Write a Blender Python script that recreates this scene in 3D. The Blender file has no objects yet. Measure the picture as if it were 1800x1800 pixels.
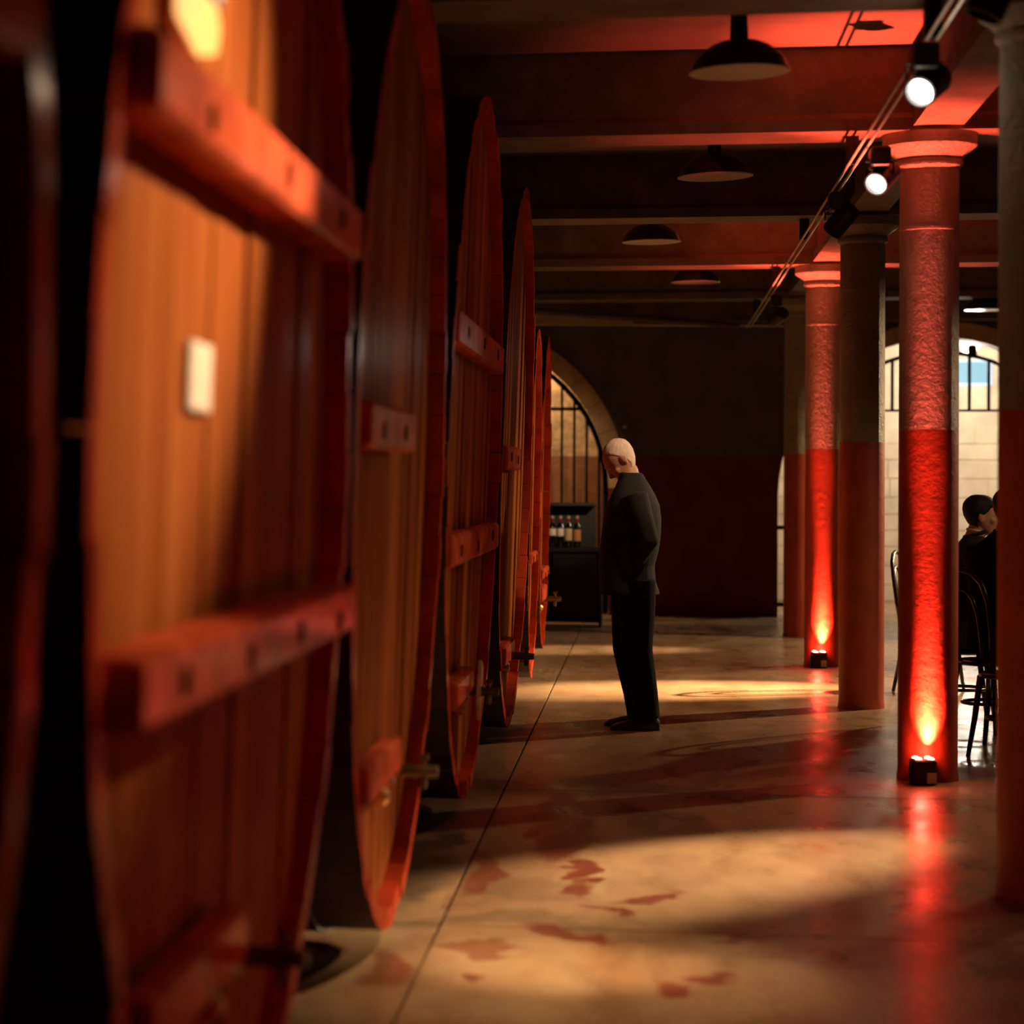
import bpy, bmesh, math, random
from mathutils import Vector, Matrix
random.seed(7)
sc = bpy.context.scene
COL = sc.collection
R = math.radians

# ------------------------------------------------------------------ camera
cam_d = bpy.data.cameras.new('camera'); cam = bpy.data.objects.new('camera', cam_d); COL.objects.link(cam)
cam.location = (0, 0, 1.48)
cam.rotation_euler = (Matrix.Rotation(R(9.0), 4, 'Z') @ Matrix.Rotation(R(90), 4, 'X') @ Matrix.Rotation(R(0.2), 4, 'Z')).to_euler()
cam_d.sensor_width = 36; cam_d.sensor_fit = 'HORIZONTAL'
cam_d.lens = 83.6
cam_d.shift_x = 0.2317; cam_d.shift_y = -0.0322
cam_d.clip_start = 0.05; cam_d.clip_end = 100
cam_d.dof.use_dof = True; cam_d.dof.focus_distance = 14.2; cam_d.dof.aperture_fstop = 2.1
sc.camera = cam

# ------------------------------------------------------------------ world, exposure
w = bpy.data.worlds.new('world'); sc.world = w; w.use_nodes = True
w.node_tree.nodes['Background'].inputs[0].default_value = (0.9, 0.6, 0.35, 1)
w.node_tree.nodes['Background'].inputs[1].default_value = 0.004
sc.view_settings.view_transform = 'Standard'; sc.view_settings.look = 'None'
sc.view_settings.gamma = 1; sc.view_settings.use_curve_mapping = False
sc.view_settings.exposure = 0.0

WARM = (1.0, 0.65, 0.36)
RED = (1.0, 0.10, 0.06)

# ------------------------------------------------------------------ materials
def new_mat(name):
    m = bpy.data.materials.new(name); m.use_nodes = True
    nt = m.node_tree; b = nt.nodes['Principled BSDF']
    return m, nt, b
def N(nt, t, **kw):
    n = nt.nodes.new(t)
    for k, v in kw.items(): setattr(n, k, v)
    return n
def L(nt, a, b): nt.links.new(a, b)
def mixcol(nt, fac, a, b):
    m = N(nt, 'ShaderNodeMix', data_type='RGBA')
    for sock, v in ((0, fac), (6, a), (7, b)):
        if hasattr(v, 'is_linked'): L(nt, v, m.inputs[sock])
        elif sock == 0: m.inputs[0].default_value = v
        else: m.inputs[sock].default_value = (*v, 1)
    return m.outputs[2]
def noise(nt, vec, scale, detail=4, rough=0.55, dist=0.0):
    n = N(nt, 'ShaderNodeTexNoise'); n.inputs['Scale'].default_value = scale
    n.inputs['Detail'].default_value = detail; n.inputs['Roughness'].default_value = rough
    n.inputs['Distortion'].default_value = dist
    if vec is not None: L(nt, vec, n.inputs['Vector'])
    return n.outputs['Fac']
def maprange(nt, v, a, b, c=0.0, d=1.0):
    m = N(nt, 'ShaderNodeMapRange'); L(nt, v, m.inputs[0])
    for i, x in enumerate((a, b, c, d)): m.inputs[i+1].default_value = x
    return m.outputs[0]
def mapping(nt, vec, scale=(1, 1, 1), loc=(0, 0, 0)):
    m = N(nt, 'ShaderNodeMapping'); L(nt, vec, m.inputs[0])
    m.inputs['Scale'].default_value = scale; m.inputs['Location'].default_value = loc
    return m.outputs[0]
def bump(nt, b, h, strength, dist=0.01):
    n = N(nt, 'ShaderNodeBump'); n.inputs['Strength'].default_value = strength
    n.inputs['Distance'].default_value = dist
    L(nt, h, n.inputs['Height']); L(nt, n.outputs[0], b.inputs['Normal'])
def mat(name, col, rough=0.6, var=0.25, scale=8, bmp=0.0, metal=0.0, spec=0.5, vscale=(1, 1, 1), coat=0.0):
    m, nt, b = new_mat(name)
    tc = N(nt, 'ShaderNodeTexCoord').outputs['Object']
    v = mapping(nt, tc, vscale)
    f = noise(nt, v, scale)
    c0 = tuple(x*(1-var) for x in col); c1 = tuple(min(1, x*(1+var)) for x in col)
    L(nt, mixcol(nt, maprange(nt, f, .3, .7), c0, c1), b.inputs['Base Color'])
    b.inputs['Roughness'].default_value = rough; b.inputs['Metallic'].default_value = metal
    b.inputs['Specular IOR Level'].default_value = spec
    b.inputs['Coat Weight'].default_value = coat; b.inputs['Coat Roughness'].default_value = .15
    if bmp: bump(nt, b, noise(nt, v, scale*4, 5), bmp)
    return m
def emis(name, col, strength):
    m, nt, b = new_mat(name)
    b.inputs['Base Color'].default_value = (*[min(1, c)*.15 for c in col], 1)
    b.inputs['Emission Color'].default_value = (*col, 1); b.inputs['Emission Strength'].default_value = strength
    return m
def painted(name, low, up, line, bl, bu, rough_low=.5, scale=6, lo=.8):
    # two-tone wall/column paint with a hard line at z = line (world height)
    m, nt, b = new_mat(name)
    pos = N(nt, 'ShaderNodeNewGeometry').outputs['Position']
    sx = N(nt, 'ShaderNodeSeparateXYZ'); L(nt, pos, sx.inputs[0])
    n1 = noise(nt, pos, scale); n2 = noise(nt, pos, 55, 6, .7); n3 = noise(nt, pos, 22, 5, .65)
    ad = N(nt, 'ShaderNodeMath', operation='MULTIPLY_ADD'); L(nt, n3, ad.inputs[0]); ad.inputs[1].default_value = .012; L(nt, sx.outputs[2], ad.inputs[2])
    st = N(nt, 'ShaderNodeMath', operation='GREATER_THAN'); L(nt, ad.outputs[0], st.inputs[0]); st.inputs[1].default_value = line
    f = maprange(nt, n1, .3, .7)
    cl = mixcol(nt, f, tuple(x*.8 for x in low), tuple(x*1.15 for x in low))
    cu = mixcol(nt, f, tuple(x*lo for x in up), tuple(x*1.1 for x in up))
    L(nt, mixcol(nt, st.outputs[0], cl, cu), b.inputs['Base Color'])
    b.inputs['Roughness'].default_value = rough_low
    s = N(nt, 'ShaderNodeMapRange'); L(nt, st.outputs[0], s.inputs[0]); s.inputs[3].default_value = bl; s.inputs[4].default_value = bu
    hm = N(nt, 'ShaderNodeMath', operation='MULTIPLY_ADD'); L(nt, n2, hm.inputs[0]); hm.inputs[1].default_value = .5; L(nt, n3, hm.inputs[2])
    bn = N(nt, 'ShaderNodeBump'); bn.inputs['Distance'].default_value = .022
    L(nt, s.outputs[0], bn.inputs['Strength']); L(nt, hm.outputs[0], bn.inputs['Height']); L(nt, bn.outputs[0], b.inputs['Normal'])
    return m

M = {}
M['column'] = painted('column_paint', (.50, .085, .032), (.40, .355, .26), 1.74, .2, 1.0, .45)
M['wall'] = painted('wall_paint', (.22, .035, .022), (.17, .14, .10), 1.75, .15, .25, .7, 3)
M['niche'] = painted('niche_stone', (.30, .13, .06), (.70, .50, .28), 1.76, .6, 1.0, .8, 9, .5)
M['beam'] = mat('beam_plaster', (.165, .115, .07), .75, .3, 5, .35)
M['ceiling'] = mat('ceiling_plaster', (.17, .12, .078), .8, .25, 2, .2)
M['stone'] = mat('cream_stone', (.80, .68, .50), .85, .18, 3, .4)
M['trim'] = mat('arch_stone', (.80, .58, .33), .85, .2, 5, .35)
M['iron'] = mat('black_iron', (.012, .011, .010), .5, .3, 20, .1, .6)
M['blackbox'] = mat('black_powder_coat', (.012, .012, .013), .45, .2, 30, .05)
M['cabinet'] = mat('black_cabinet_paint', (.006, .006, .0065), .6, .3, 10)
M['hoop'] = mat('dark_hoop_iron', (.03, .022, .018), .5, .4, 12, .1, .5)
M['barrelred'] = mat('barrel_red_paint', (.47, .062, .022), .38, .35, 5, .12, 0, 0, (1, 1, 1), .22)
M['bar'] = mat('crossbar_red_paint', (.52, .095, .04), .38, .45, 7, .2, 0, 0, (1, 1, 1), .25)
M['body'] = mat('dark_barrel_body', (.030, .010, .006), .7, .4, 6, .2)
M['bolt'] = mat('dark_bolt', (.008, .003, .002), .9, .2, 20, 0, 0, 0)
M['brass'] = mat('dull_brass_tap', (.16, .12, .06), .4, .35, 20, .1, .7)
M['brassknob'] = mat('bright_brass', (.75, .45, .18), .3, .2, 20, .0, .8)
M['white'] = mat('white_card', (.85, .80, .70), .5, .06, 20)
M['shade'] = mat('black_enamel', (.02, .018, .015), .25, .2, 10, 0, 0, .6)
M['shade_in'] = mat('white_enamel', (.80, .68, .55), .22, .06, 6, 0, 0, .6)
M['steel'] = mat('galvanised_steel', (.75, .65, .48), .4, .2, 20, .05, .3)
M['suit'] = mat('dark_suit_cloth', (.024, .024, .023), .85, .25, 60, .3, 0, .25)
M['trouser'] = mat('black_trouser_cloth', (.005, .005, .005), .9, .25, 60, .3, 0, .15)
M['shoe'] = mat('black_shoe_leather', (.012, .008, .006), .35, .2, 20)
M['skin'] = mat('skin', (.62, .33, .22), .5, .1, 20)
M['hairwhite'] = mat('white_hair', (.88, .70, .58), .7, .15, 60, .5, 0, .3, (1, 1, .3))
M['hairdark'] = mat('dark_hair', (.012, .009, .007), .55, .3, 60, .5, 0, .4, (1, 1, .3))
M['shirt'] = mat('white_shirt', (.75, .72, .68), .8, .08, 30)
M['chair'] = mat('black_lacquer_wood', (.010, .008, .007), .22, .3, 15, 0, 0, .6)
M['glassbottle'] = mat('dark_bottle_glass', (.004, .006, .004), .08, .1, 5, 0, 0, .7)
M['capsule'] = mat('red_foil_capsule', (.30, .012, .03), .35, .2, 20, 0, .4)
M['foiltop'] = mat('silver_foil', (.75, .73, .70), .3, .1, 20, 0, .6)
M['lab_white'] = mat('white_label', (.80, .78, .74), .7, .05, 10)
M['lab_cream'] = mat('cream_label', (.62, .50, .32), .7, .08, 10)
M['lab_tan'] = mat('tan_label', (.55, .28, .13), .7, .08, 10)
M['black'] = mat('matt_black_print', (.01, .009, .008), .7, .1, 10)
M['yellow'] = mat('yellow_sign_enamel', (.95, .60, .12), .4, .08, 10)
M['bulb'] = emis('lit_lamp_lens', (1.0, .90, .78), 12)
M['redled'] = emis('red_led', (1.0, .20, .12), 30)
M['screen'] = emis('pale_blue_screen', (.25, .52, .66), 1.0)
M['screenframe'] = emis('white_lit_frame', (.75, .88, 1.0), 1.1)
M['glasslens'] = mat('dark_lens', (.02, .02, .02), .05, .1, 5, 0, 0, .8)
M['tumbler'] = mat('clear_glass', (.55, .55, .55), .05, .05, 5, 0, 0, .8)
M['tumbler'].node_tree.nodes['Principled BSDF'].inputs['Transmission Weight'].default_value = .85

# varnished head boards
m, nt, b = new_mat('varnished_oak'); M['oak'] = m
tc = N(nt, 'ShaderNodeTexCoord').outputs['Object']
rnd = N(nt, 'ShaderNodeObjectInfo').outputs['Random']
g1 = noise(nt, mapping(nt, tc, (1, 34, 1.3)), 1.6, 6, .6, .3)
g2 = noise(nt, mapping(nt, tc, (1, 5, .5)), 1.2, 3)
ca = mixcol(nt, maprange(nt, g1, .3, .7), (.17, .045, .012), (.40, .125, .034))
cb = mixcol(nt, maprange(nt, g2, .35, .7), ca, (.50, .18, .052))
cc = mixcol(nt, maprange(nt, rnd, 0, 1, 0, .55), cb, (.19, .045, .014))
L(nt, cc, b.inputs['Base Color']); b.inputs['Roughness'].default_value = .5; b.inputs['Specular IOR Level'].default_value = 0
b.inputs['Coat Weight'].default_value = .035; b.inputs['Coat Roughness'].default_value = .2
bump(nt, b, g1, .25, .006)

# barcode sticker
m, nt, b = new_mat('barcode_sticker'); M['barcode'] = m
tc = N(nt, 'ShaderNodeTexCoord').outputs['Object']
nb = noise(nt, mapping(nt, tc, (260, 0, 0)), 1.0, 2)
st = N(nt, 'ShaderNodeMath', operation='GREATER_THAN'); L(nt, nb, st.inputs[0]); st.inputs[1].default_value = .55
L(nt, mixcol(nt, st.outputs[0], (.80, .74, .64), (.03, .03, .03)), b.inputs['Base Color'])

# polished concrete with wine stains
m, nt, b = new_mat('stained_concrete'); M['floor'] = m
pos = N(nt, 'ShaderNodeNewGeometry').outputs['Position']
nw = N(nt, 'ShaderNodeTexNoise'); nw.inputs['Scale'].default_value = 2.6; nw.inputs['Detail'].default_value = 5
L(nt, pos, nw.inputs['Vector'])
sub = N(nt, 'ShaderNodeVectorMath', operation='SUBTRACT'); L(nt, nw.outputs['Color'], sub.inputs[0]); sub.inputs[1].default_value = (.5, .5, .5)
mul = N(nt, 'ShaderNodeVectorMath', operation='MULTIPLY'); L(nt, sub.outputs[0], mul.inputs[0]); mul.inputs[1].default_value = (.35, 1.0, 0)
wp = N(nt, 'ShaderNodeVectorMath', operation='ADD'); L(nt, pos, wp.inputs[0]); L(nt, mul.outputs[0], wp.inputs[1]); wp = wp.outputs[0]
def stains(lst):
    acc = None
    for (x, y, rx, ry, amt) in lst:
        a = N(nt, 'ShaderNodeVectorMath', operation='SUBTRACT'); L(nt, wp, a.inputs[0]); a.inputs[1].default_value = (x, y, 0)
        c = N(nt, 'ShaderNodeVectorMath', operation='MULTIPLY'); L(nt, a.outputs[0], c.inputs[0]); c.inputs[1].default_value = (1/rx, 1/ry, 0)
        l = N(nt, 'ShaderNodeVectorMath', operation='LENGTH'); L(nt, c.outputs[0], l.inputs[0])
        v = maprange(nt, l.outputs['Value'], 1.15, .75, 0, amt)
        if acc is None: acc = v
        else:
            mx = N(nt, 'ShaderNodeMath', operation='MAXIMUM'); L(nt, acc, mx.inputs[0]); L(nt, v, mx.inputs[1]); acc = mx.outputs[0]
    return acc
red_st = stains([(-.40, 10.9, .10, .55, .9), (-.36, 9.95, .13, .75, .95), (-.29, 9.05, .05, .22, .95), (-.22, 8.8, .06, .12, .9),
                 (.02, 8.52, .13, .06, .9), (-.12, 8.26, .10, .07, .85), (-.27, 7.85, .16, .08, .8), (-.47, 7.1, .05, .10, .75),
                 (.09, 7.03, .06, .09, .85), (.18, 7.29, .06, .1, .85), (.29, 7.94, .10, .05, .7), (.81, 10.5, .12, .10, .6), (.97, 8.5, .16, .12, .6),
                 (-.64, 8.85, .07, .6, .7), (-.80, 7.2, .06, .25, .6), (-.55, 7.55, .12, .07, .6), (1.0, 11.3, .3, .1, .5), (-1.05, 7.4, .1, .2, .7)])
dark_st = stains([(-.85, 9.1, .12, .9, .75), (-.27, 11.5, .6, .30, .6), (-.45, 8.6, .25, .25, .35), (.10, 10.4, .16, .45, .5), (.5, 11.4, .6, .16, .5),
                  (.1, 9.1, .14, .5, .2), (-.55, 8.0, .5, .12, .4), (.9, 7.6, .6, .3, .35), (1.15, 9.2, .25, .6, .4)])
f1 = noise(nt, mapping(nt, pos, (1.6, .55, 1)), 1.4, 8, .62, .4)
f2 = noise(nt, mapping(nt, pos, (2.2, 1.0, 1)), 2.2, 3, .5)
c1 = mixcol(nt, maprange(nt, f1, .32, .68), (.24, .135, .065), (.50, .36, .21))
c2 = mixcol(nt, maprange(nt, f2, .35, .75, 0, .5), c1, (.33, .18, .08))
c3 = mixcol(nt, dark_st, c2, (.10, .065, .045))
c4 = mixcol(nt, red_st, c3, (.17, .026, .010))
L(nt, c4, b.inputs['Base Color'])
L(nt, maprange(nt, f2, .3, .7, .22, .40), b.inputs['Roughness'])
b.inputs['Specular IOR Level'].default_value = .42
bump(nt, b, f2, .03, .004)

# ------------------------------------------------------------------ mesh helpers
class MB:
    def __init__(s): s.v = []; s.f = []
    def add(s, vs, fs):
        o = len(s.v); s.v += [tuple(p) for p in vs]; s.f += [tuple(i+o for i in q) for q in fs]; return s
    def box(s, x0, x1, y0, y1, z0, z1):
        vs = [(x, y, z) for x in (x0, x1) for y in (y0, y1) for z in (z0, z1)]
        return s.add(vs, [(0, 1, 3, 2), (4, 6, 7, 5), (0, 4, 5, 1), (2, 3, 7, 6), (0, 2, 6, 4), (1, 5, 7, 3)])
    def cbox(s, x0, x1, y0, y1, z0, z1, c):
        # box with chamfered vertical and horizontal edges (three stacked octagon rings)
        def ring(z, i):
            a, b, d, e = x0+i, x1-i, y0+i, y1-i
            return [(a+c, d, z), (b-c, d, z), (b, d+c, z), (b, e-c, z), (b-c, e, z), (a+c, e, z), (a, e-c, z), (a, d+c, z)]
        return s.rings([ring(z0, c), ring(z0+c, 0), ring(z1-c, 0), ring(z1, c)])
    def rings(s, rings, cap=True, close=False):
        n = len(rings[0]); vs = [p for r in rings for p in r]; fs = []
        m = len(rings)
        for i in range(m if close else m-1):
            j = (i+1) % m
            for k in range(n): fs.append((i*n+k, i*n+(k+1) % n, j*n+(k+1) % n, j*n+k))
        if cap and not close: fs += [tuple(range(n-1, -1, -1)), tuple((m-1)*n+k for k in range(n))]
        return s.add(vs, fs)
    def tube(s, pts, rad, n=10, close=False):
        pts = [Vector(p) for p in pts]; rs = []
        if not isinstance(rad, (list, tuple)): rad = [rad]*len(pts)
        up = None
        for i, p in enumerate(pts):
            if close: t = pts[(i+1) % len(pts)]-pts[i-1]
            else: t = pts[min(i+1, len(pts)-1)]-pts[max(i-1, 0)]
            t.normalize()
            if up is None: up = Vector((0, 0, 1)) if abs(t.z) < .9 else Vector((0, 1, 0))
            u = (up - t*up.dot(t)).normalized(); up = u; v = t.cross(u)
            r = rad[i]; ru, rv = r if isinstance(r, tuple) else (r, r)
            rs.append([p+u*ru*math.cos(2*math.pi*k/n)+v*rv*math.sin(2*math.pi*k/n) for k in range(n)])
        return s.rings(rs, not close, close)
    def lathe(s, prof, c=(0, 0, 0), n=32):
        rs = [[(c[0]+r*math.cos(2*math.pi*k/n), c[1]+r*math.sin(2*math.pi*k/n), c[2]+z) for k in range(n)] for r, z in prof]
        return s.rings(rs)
    def prism(s, poly, axis, a, b):
        # poly in the two remaining axes, extruded along axis from a to b
        def P(p, t):
            return {'x': (t, p[0], p[1]), 'y': (p[0], t, p[1]), 'z': (p[0], p[1], t)}[axis]
        return s.rings([[P(p, a) for p in poly], [P(p, b) for p in poly]])
    def ell(s, c, r, rot=None, n=16, m=10):
        rs = []
        for i in range(m+1):
            th = math.pi*(i+.02)/(m+.04); ring = []
            for k in range(n):
                p = Vector((r[0]*math.sin(th)*math.cos(2*math.pi*k/n), r[1]*math.sin(th)*math.sin(2*math.pi*k/n), r[2]*math.cos(th)))
                if rot: p = rot @ p
                ring.append(Vector(c)+p)
            rs.append(ring)
        return s.rings(rs)
    def build(s, name, material, parent=None, smooth=False, angle=None):
        me = bpy.data.meshes.new(name); me.from_pydata([tuple(v) for v in s.v], [], s.f); me.validate()
        bm = bmesh.new(); bm.from_mesh(me); bmesh.ops.recalc_face_normals(bm, faces=bm.faces); bm.to_mesh(me); bm.free()
        me.materials.append(M[material] if isinstance(material, str) else material)
        if smooth:
            for p in me.polygons: p.use_smooth = True
            if angle is not None: me.set_sharp_from_angle(angle=R(angle))
        o = bpy.data.objects.new(name, me); COL.objects.link(o)
        if parent: o.parent = parent
        return o
def empty(name, loc, rot=(0, 0, 0)):
    o = bpy.data.objects.new(name, None); COL.objects.link(o); o.location = loc; o.rotation_euler = rot
    o.empty_display_size = .1
    return o
def tag(o, label=None, cat=None, group=None, kind=None):
    if label: o['label'] = label
    if cat: o['category'] = cat
    if group: o['group'] = group
    if kind: o['kind'] = kind
    return o
def structure(o, label=None): return tag(o, label, kind='structure')
def shared(name, src, parent, loc=(0, 0, 0), rot=(0, 0, 0)):
    o = bpy.data.objects.new(name, src.data); COL.objects.link(o); o.parent = parent; o.location = loc; o.rotation_euler = rot
    return o
def spot(name, loc, target, watts, angle, blend=.5, color=WARM, size=.04, parent=None):
    d = bpy.data.lights.new(name, 'SPOT'); d.energy = watts; d.color = color; d.spot_size = R(angle); d.spot_blend = blend; d.shadow_soft_size = size
    o = bpy.data.objects.new(name, d); COL.objects.link(o); o.location = loc
    o.rotation_euler = (Vector(target)-Vector(loc)).to_track_quat('-Z', 'Y').to_euler()
    if parent: o.parent = parent; 
    return o
def point(name, loc, watts, color=WARM, size=.05):
    d = bpy.data.lights.new(name, 'POINT'); d.energy = watts; d.color = color; d.shadow_soft_size = size
    o = bpy.data.objects.new(name, d); COL.objects.link(o); o.location = loc
    return o

# ------------------------------------------------------------------ light levels (watts)
W_UP, W_WASH, W_WIDE, W_SPILL = 1050, 900, 2200, 2.5          # red column uplights: narrow beam / spill
W_B1 = 700                     # track spot on the near barrels
W_LAMP = (8, 15, 110, 560)      # the four track spots in view
W_FLOOD = (60, 450, 1100, 650)                  # floods of the second track, in the right-hand bay
W_BACK = 190                   # added lamp in the room beyond the right-hand arch

# ------------------------------------------------------------------ the shell
CEIL = 3.62; UND = 3.20        # ceiling, underside of beams
BACK = 26.4
COLX = 1.36
COLY = [5.2, 8.74, 12.18, 15.96, 19.5, 23.05]
XL, XR = -4.2, 7.5

fl = MB().box(XL-.2, XR+.2, -3, 31, -.3, -.03).build('floor', 'floor'); structure(fl, 'stained polished concrete floor of the cellar')
xs = [XL-.2, -.69, 3.7, XR+.2]; ys = [-3, .9, 4.4, 7.9, 11.42, 14.95, 18.5, 22.0, 25.6, 31]
for i in range(3):
    for j in range(len(ys)-1):
        g = .006
        MB().box(xs[i]+g, xs[i+1]-g, ys[j]+g, ys[j+1]-g, -.04, 0).build('concrete_slab', 'floor', fl)

ce = MB().box(XL-.2, XR+.2, -3, 31, CEIL, CEIL+.2).build('ceiling', 'ceiling'); structure(ce, 'plastered cellar ceiling between the beams')
for y in [1.65]+COLY:
    # transverse beam with a slight bottom flange
    bm_ = MB().prism([(y-.20, UND), (y+.20, UND), (y+.20, UND+.06), (y+.17, UND+.09), (y+.17, CEIL), (y-.17, CEIL), (y-.17, UND+.09), (y-.20, UND+.06)], 'x', XL, XR)
    bm_.build('ceiling_beam', 'beam', ce)
MB().prism([(26.0, UND-.0), (26.4, UND-.0), (26.4, CEIL), (26.0, CEIL)], 'x', XL, XR).build('ceiling_beam', 'beam', ce)
# longitudinal beams above the column rows
for x in (COLX+.02,):
    ya = [-3, 1.65]+COLY+[26.0]
    for a, b_ in zip(ya[:-1], ya[1:]):
        MB().prism([(x-.12, UND+.02), (x+.12, UND+.02), (x+.12, UND+.10), (x+.09, UND+.13), (x+.09, CEIL), (x-.09, CEIL), (x-.09, UND+.13), (x-.12, UND+.10)], 'y', a+.205, b_-.205).build('ceiling_beam', 'beam', ce)

structure(MB().box(XL-.4, XL, -3, 31, 0, CEIL).build('wall_left', 'wall'), 'dark cellar wall behind the barrels')
structure(MB().box(XR, XR+.3, -3, 31, 0, CEIL).build('wall_right', 'wall'), 'far right cellar wall')
structure(MB().box(XL-.4, XR+.3, -3.3, -3, 0, CEIL).build('wall_front', 'wall'), 'cellar wall behind the camera')

# back wall with two round arches
A1 = (-2.10, 1.39, 1.64); A2 = (3.08, 1.31, 1.72)
TH = .42
wb = MB()
def arch_strip(mb, A, n=28):
    xc, zc, r = A
    for k in range(n):
        t0 = math.pi - math.pi*k/n; t1 = math.pi - math.pi*(k+1)/n
        xa, za = xc+r*math.cos(t0), zc+r*math.sin(t0); xb, zb = xc+r*math.cos(t1), zc+r*math.sin(t1)
        mb.prism([(xa, za), (xb, zb), (xb, CEIL), (xa, CEIL)], 'y', BACK, BACK+TH)
for x0, x1 in ((XL, A1[0]-A1[2]), (A1[0]+A1[2], A2[0]-A2[2]), (A2[0]+A2[2], XR)):
    wb.box(x0, x1, BACK, BACK+TH, 0, CEIL)
arch_strip(wb, A1); arch_strip(wb, A2)
wall_back = wb.build('wall_back', 'wall'); structure(wall_back, 'two-tone back wall with two round arches')
for A, rw in ((A1, .19), (A2, .17)):
    xc, zc, r = A; nv = 17
    for k in range(nv):
        if A is A2 and not 3 < k < nv-4: continue
        t0 = math.pi*k/nv+.0018; t1 = math.pi*(k+1)/nv-.0018; poly = []
        for t in (t0, (t0+t1)/2, t1): poly.append((xc+(r-.005)*math.cos(t), zc+(r-.005)*math.sin(t)))
        for t in (t1, (t0+t1)/2, t0): poly.append((xc+(r+rw)*math.cos(t), zc+(r+rw)*math.sin(t)))
        MB().prism(poly, 'y', BACK-.035-random.random()*.006, BACK+.02).build('arch_stone', 'trim', wall_back)
# niche behind the left arch
nw_ = MB().box(XL, .9, BACK+1.1, BACK+1.3, 0, CEIL).build('wall_niche', 'niche'); structure(nw_, 'stone wall behind the left barred arch')
structure(MB().box(.75, .9, BACK+TH, BACK+1.1, 0, CEIL).build('wall_niche_side', 'niche'), 'side wall of the niche behind the left arch')
# room beyond the right arch with coursed stone
YB = 30.0
wr = MB().box(.9, XR, YB+.06, YB+.3, 0, CEIL).build('wall_far_room', 'stone'); structure(wr, 'bright stone wall of the room beyond the right arch')
structure(MB().box(.9, 1.05, BACK+TH, YB+.06, 0, CEIL).build('wall_far_room_side', 'stone'), 'side wall of the room beyond the right arch')
zc = 0.0; row = 0
while zc < 1.95:
    h = .19+.05*random.random(); x = 1.06 - random.random()*.3
    while x < 5.6:
        wd = .32+.28*random.random(); p = .0+random.random()*.02
        MB().cbox(max(x, 1.06)+.003, x+wd-.003, YB+.045-p*.5, YB+.08, zc+.003, zc+h-.003, .006).build('stone', 'stone', wr)
        x += wd
    zc += h; row += 1
sf = MB().box(-.24, .24, -.03, .0, -.17, .17).box(-.2, .2, -.034, -.03, -.13, .13)
scr = empty('wall_screen', (3.86, YB+.03, 2.81))
fr = MB()
for q in ((-.24, .24, .13, .16), (-.24, .24, -.16, -.13), (-.24, -.21, -.13, .13), (.21, .24, -.13, .13)): fr.box(q[0], q[1], -.035, 0, q[2], q[3])
fr.build('screen_frame', 'screenframe', scr); MB().box(-.21, .21, -.02, .025, -.13, .13).build('screen_panel', 'screen', scr)
tag(scr, 'pale blue lit screen with white frame high on the far stone wall', 'screen')

# barred gate in the left arch
g1 = empty('iron_gate', (A1[0], BACK+.2, 0))
rg = 1.60; zc = A1[1]
MB().tube([(rg*math.cos(math.pi*k/36), 0, zc+rg*math.sin(math.pi*k/36)) for k in range(37)], .028, 8).build('arch_frame', 'iron', g1)
for k in range(-11, 12):
    x = k*.137+.02
    if abs(x) < rg-.04:
        MB().tube([(x, 0, .02), (x, 0, zc+math.sqrt(rg*rg-x*x)-.01)], .016, 6).build('gate_bar', 'iron', g1)
for z in (.12, 2.27): 
    xx = rg if z < zc else math.sqrt(rg*rg-(z-zc)**2)
    MB().box(-xx, xx, -.012, .012, z-.018, z+.018).build('gate_rail', 'iron', g1)
MB().cbox(.50, .60, -.05, .03, zc+1.45, zc+1.62, .02).build('gate_finial', 'iron', g1)
for s_ in (-1, 1): MB().box(s_*rg-.03, s_*rg+.03, -.03, .03, 0, zc).build('gate_stile', 'iron', g1)
tag(g1, 'black vertical-barred iron gate in the left stone arch', 'gate')
# lunette grille of the right arch
g2 = empty('iron_lunette', (A2[0], BACK+.2, 0)); zc = A2[1]; rg = 1.57
MB().tube([(rg*math.cos(math.pi*k/36), 0, zc+rg*math.sin(math.pi*k/36)) for k in range(37) if zc+rg*math.sin(math.pi*k/36) > 2.2], .02, 8).build('arch_frame', 'iron', g2)
for k in range(-6, 7):
    x = k*.203-.09
    zt = zc+math.sqrt(max(0, rg*rg-x*x))
    if zt > 2.3: MB().tube([(x, 0, 2.25), (x, 0, zt)], .019, 6).build('gate_bar', 'iron', g2)
xx = math.sqrt(rg*rg-(2.25-zc)**2)+.2
MB().box(-xx, xx, -.01, .01, 2.235, 2.26).build('gate_rail', 'iron', g2)
MB().cbox(.30, .39, -.05, .03, zc+rg-.06, zc+rg+.08, .02).build('gate_finial', 'iron', g2)
tag(g2, 'iron lunette grille with upright bars in the right stone arch', 'grille')
gl = empty('gate_leaf', (1.36, BACK+.1, 0))
for z in (1.77, .97, .13): MB().box(0, .17, -.03, .03, z-.022, z+.022).build('hinge_strap', 'iron', gl)
MB().box(.14, .18, -.03, .03, .04, 1.9).build('gate_stile', 'iron', gl)
for z in (1.77, .97, .13): MB().box(.14, .18, -1.5, -.03, z-.02, z+.02).build('gate_rail', 'iron', gl)
for k in range(3, 10): MB().box(.15, .17, -.03-k*.155, -.01-k*.155, .1, 1.95).build('gate_bar', 'iron', gl)
tag(gl, 'iron gate leaf standing open beside the narrow bright doorway', 'gate')
gl.rotation_euler = (0, 0, R(9))

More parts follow.
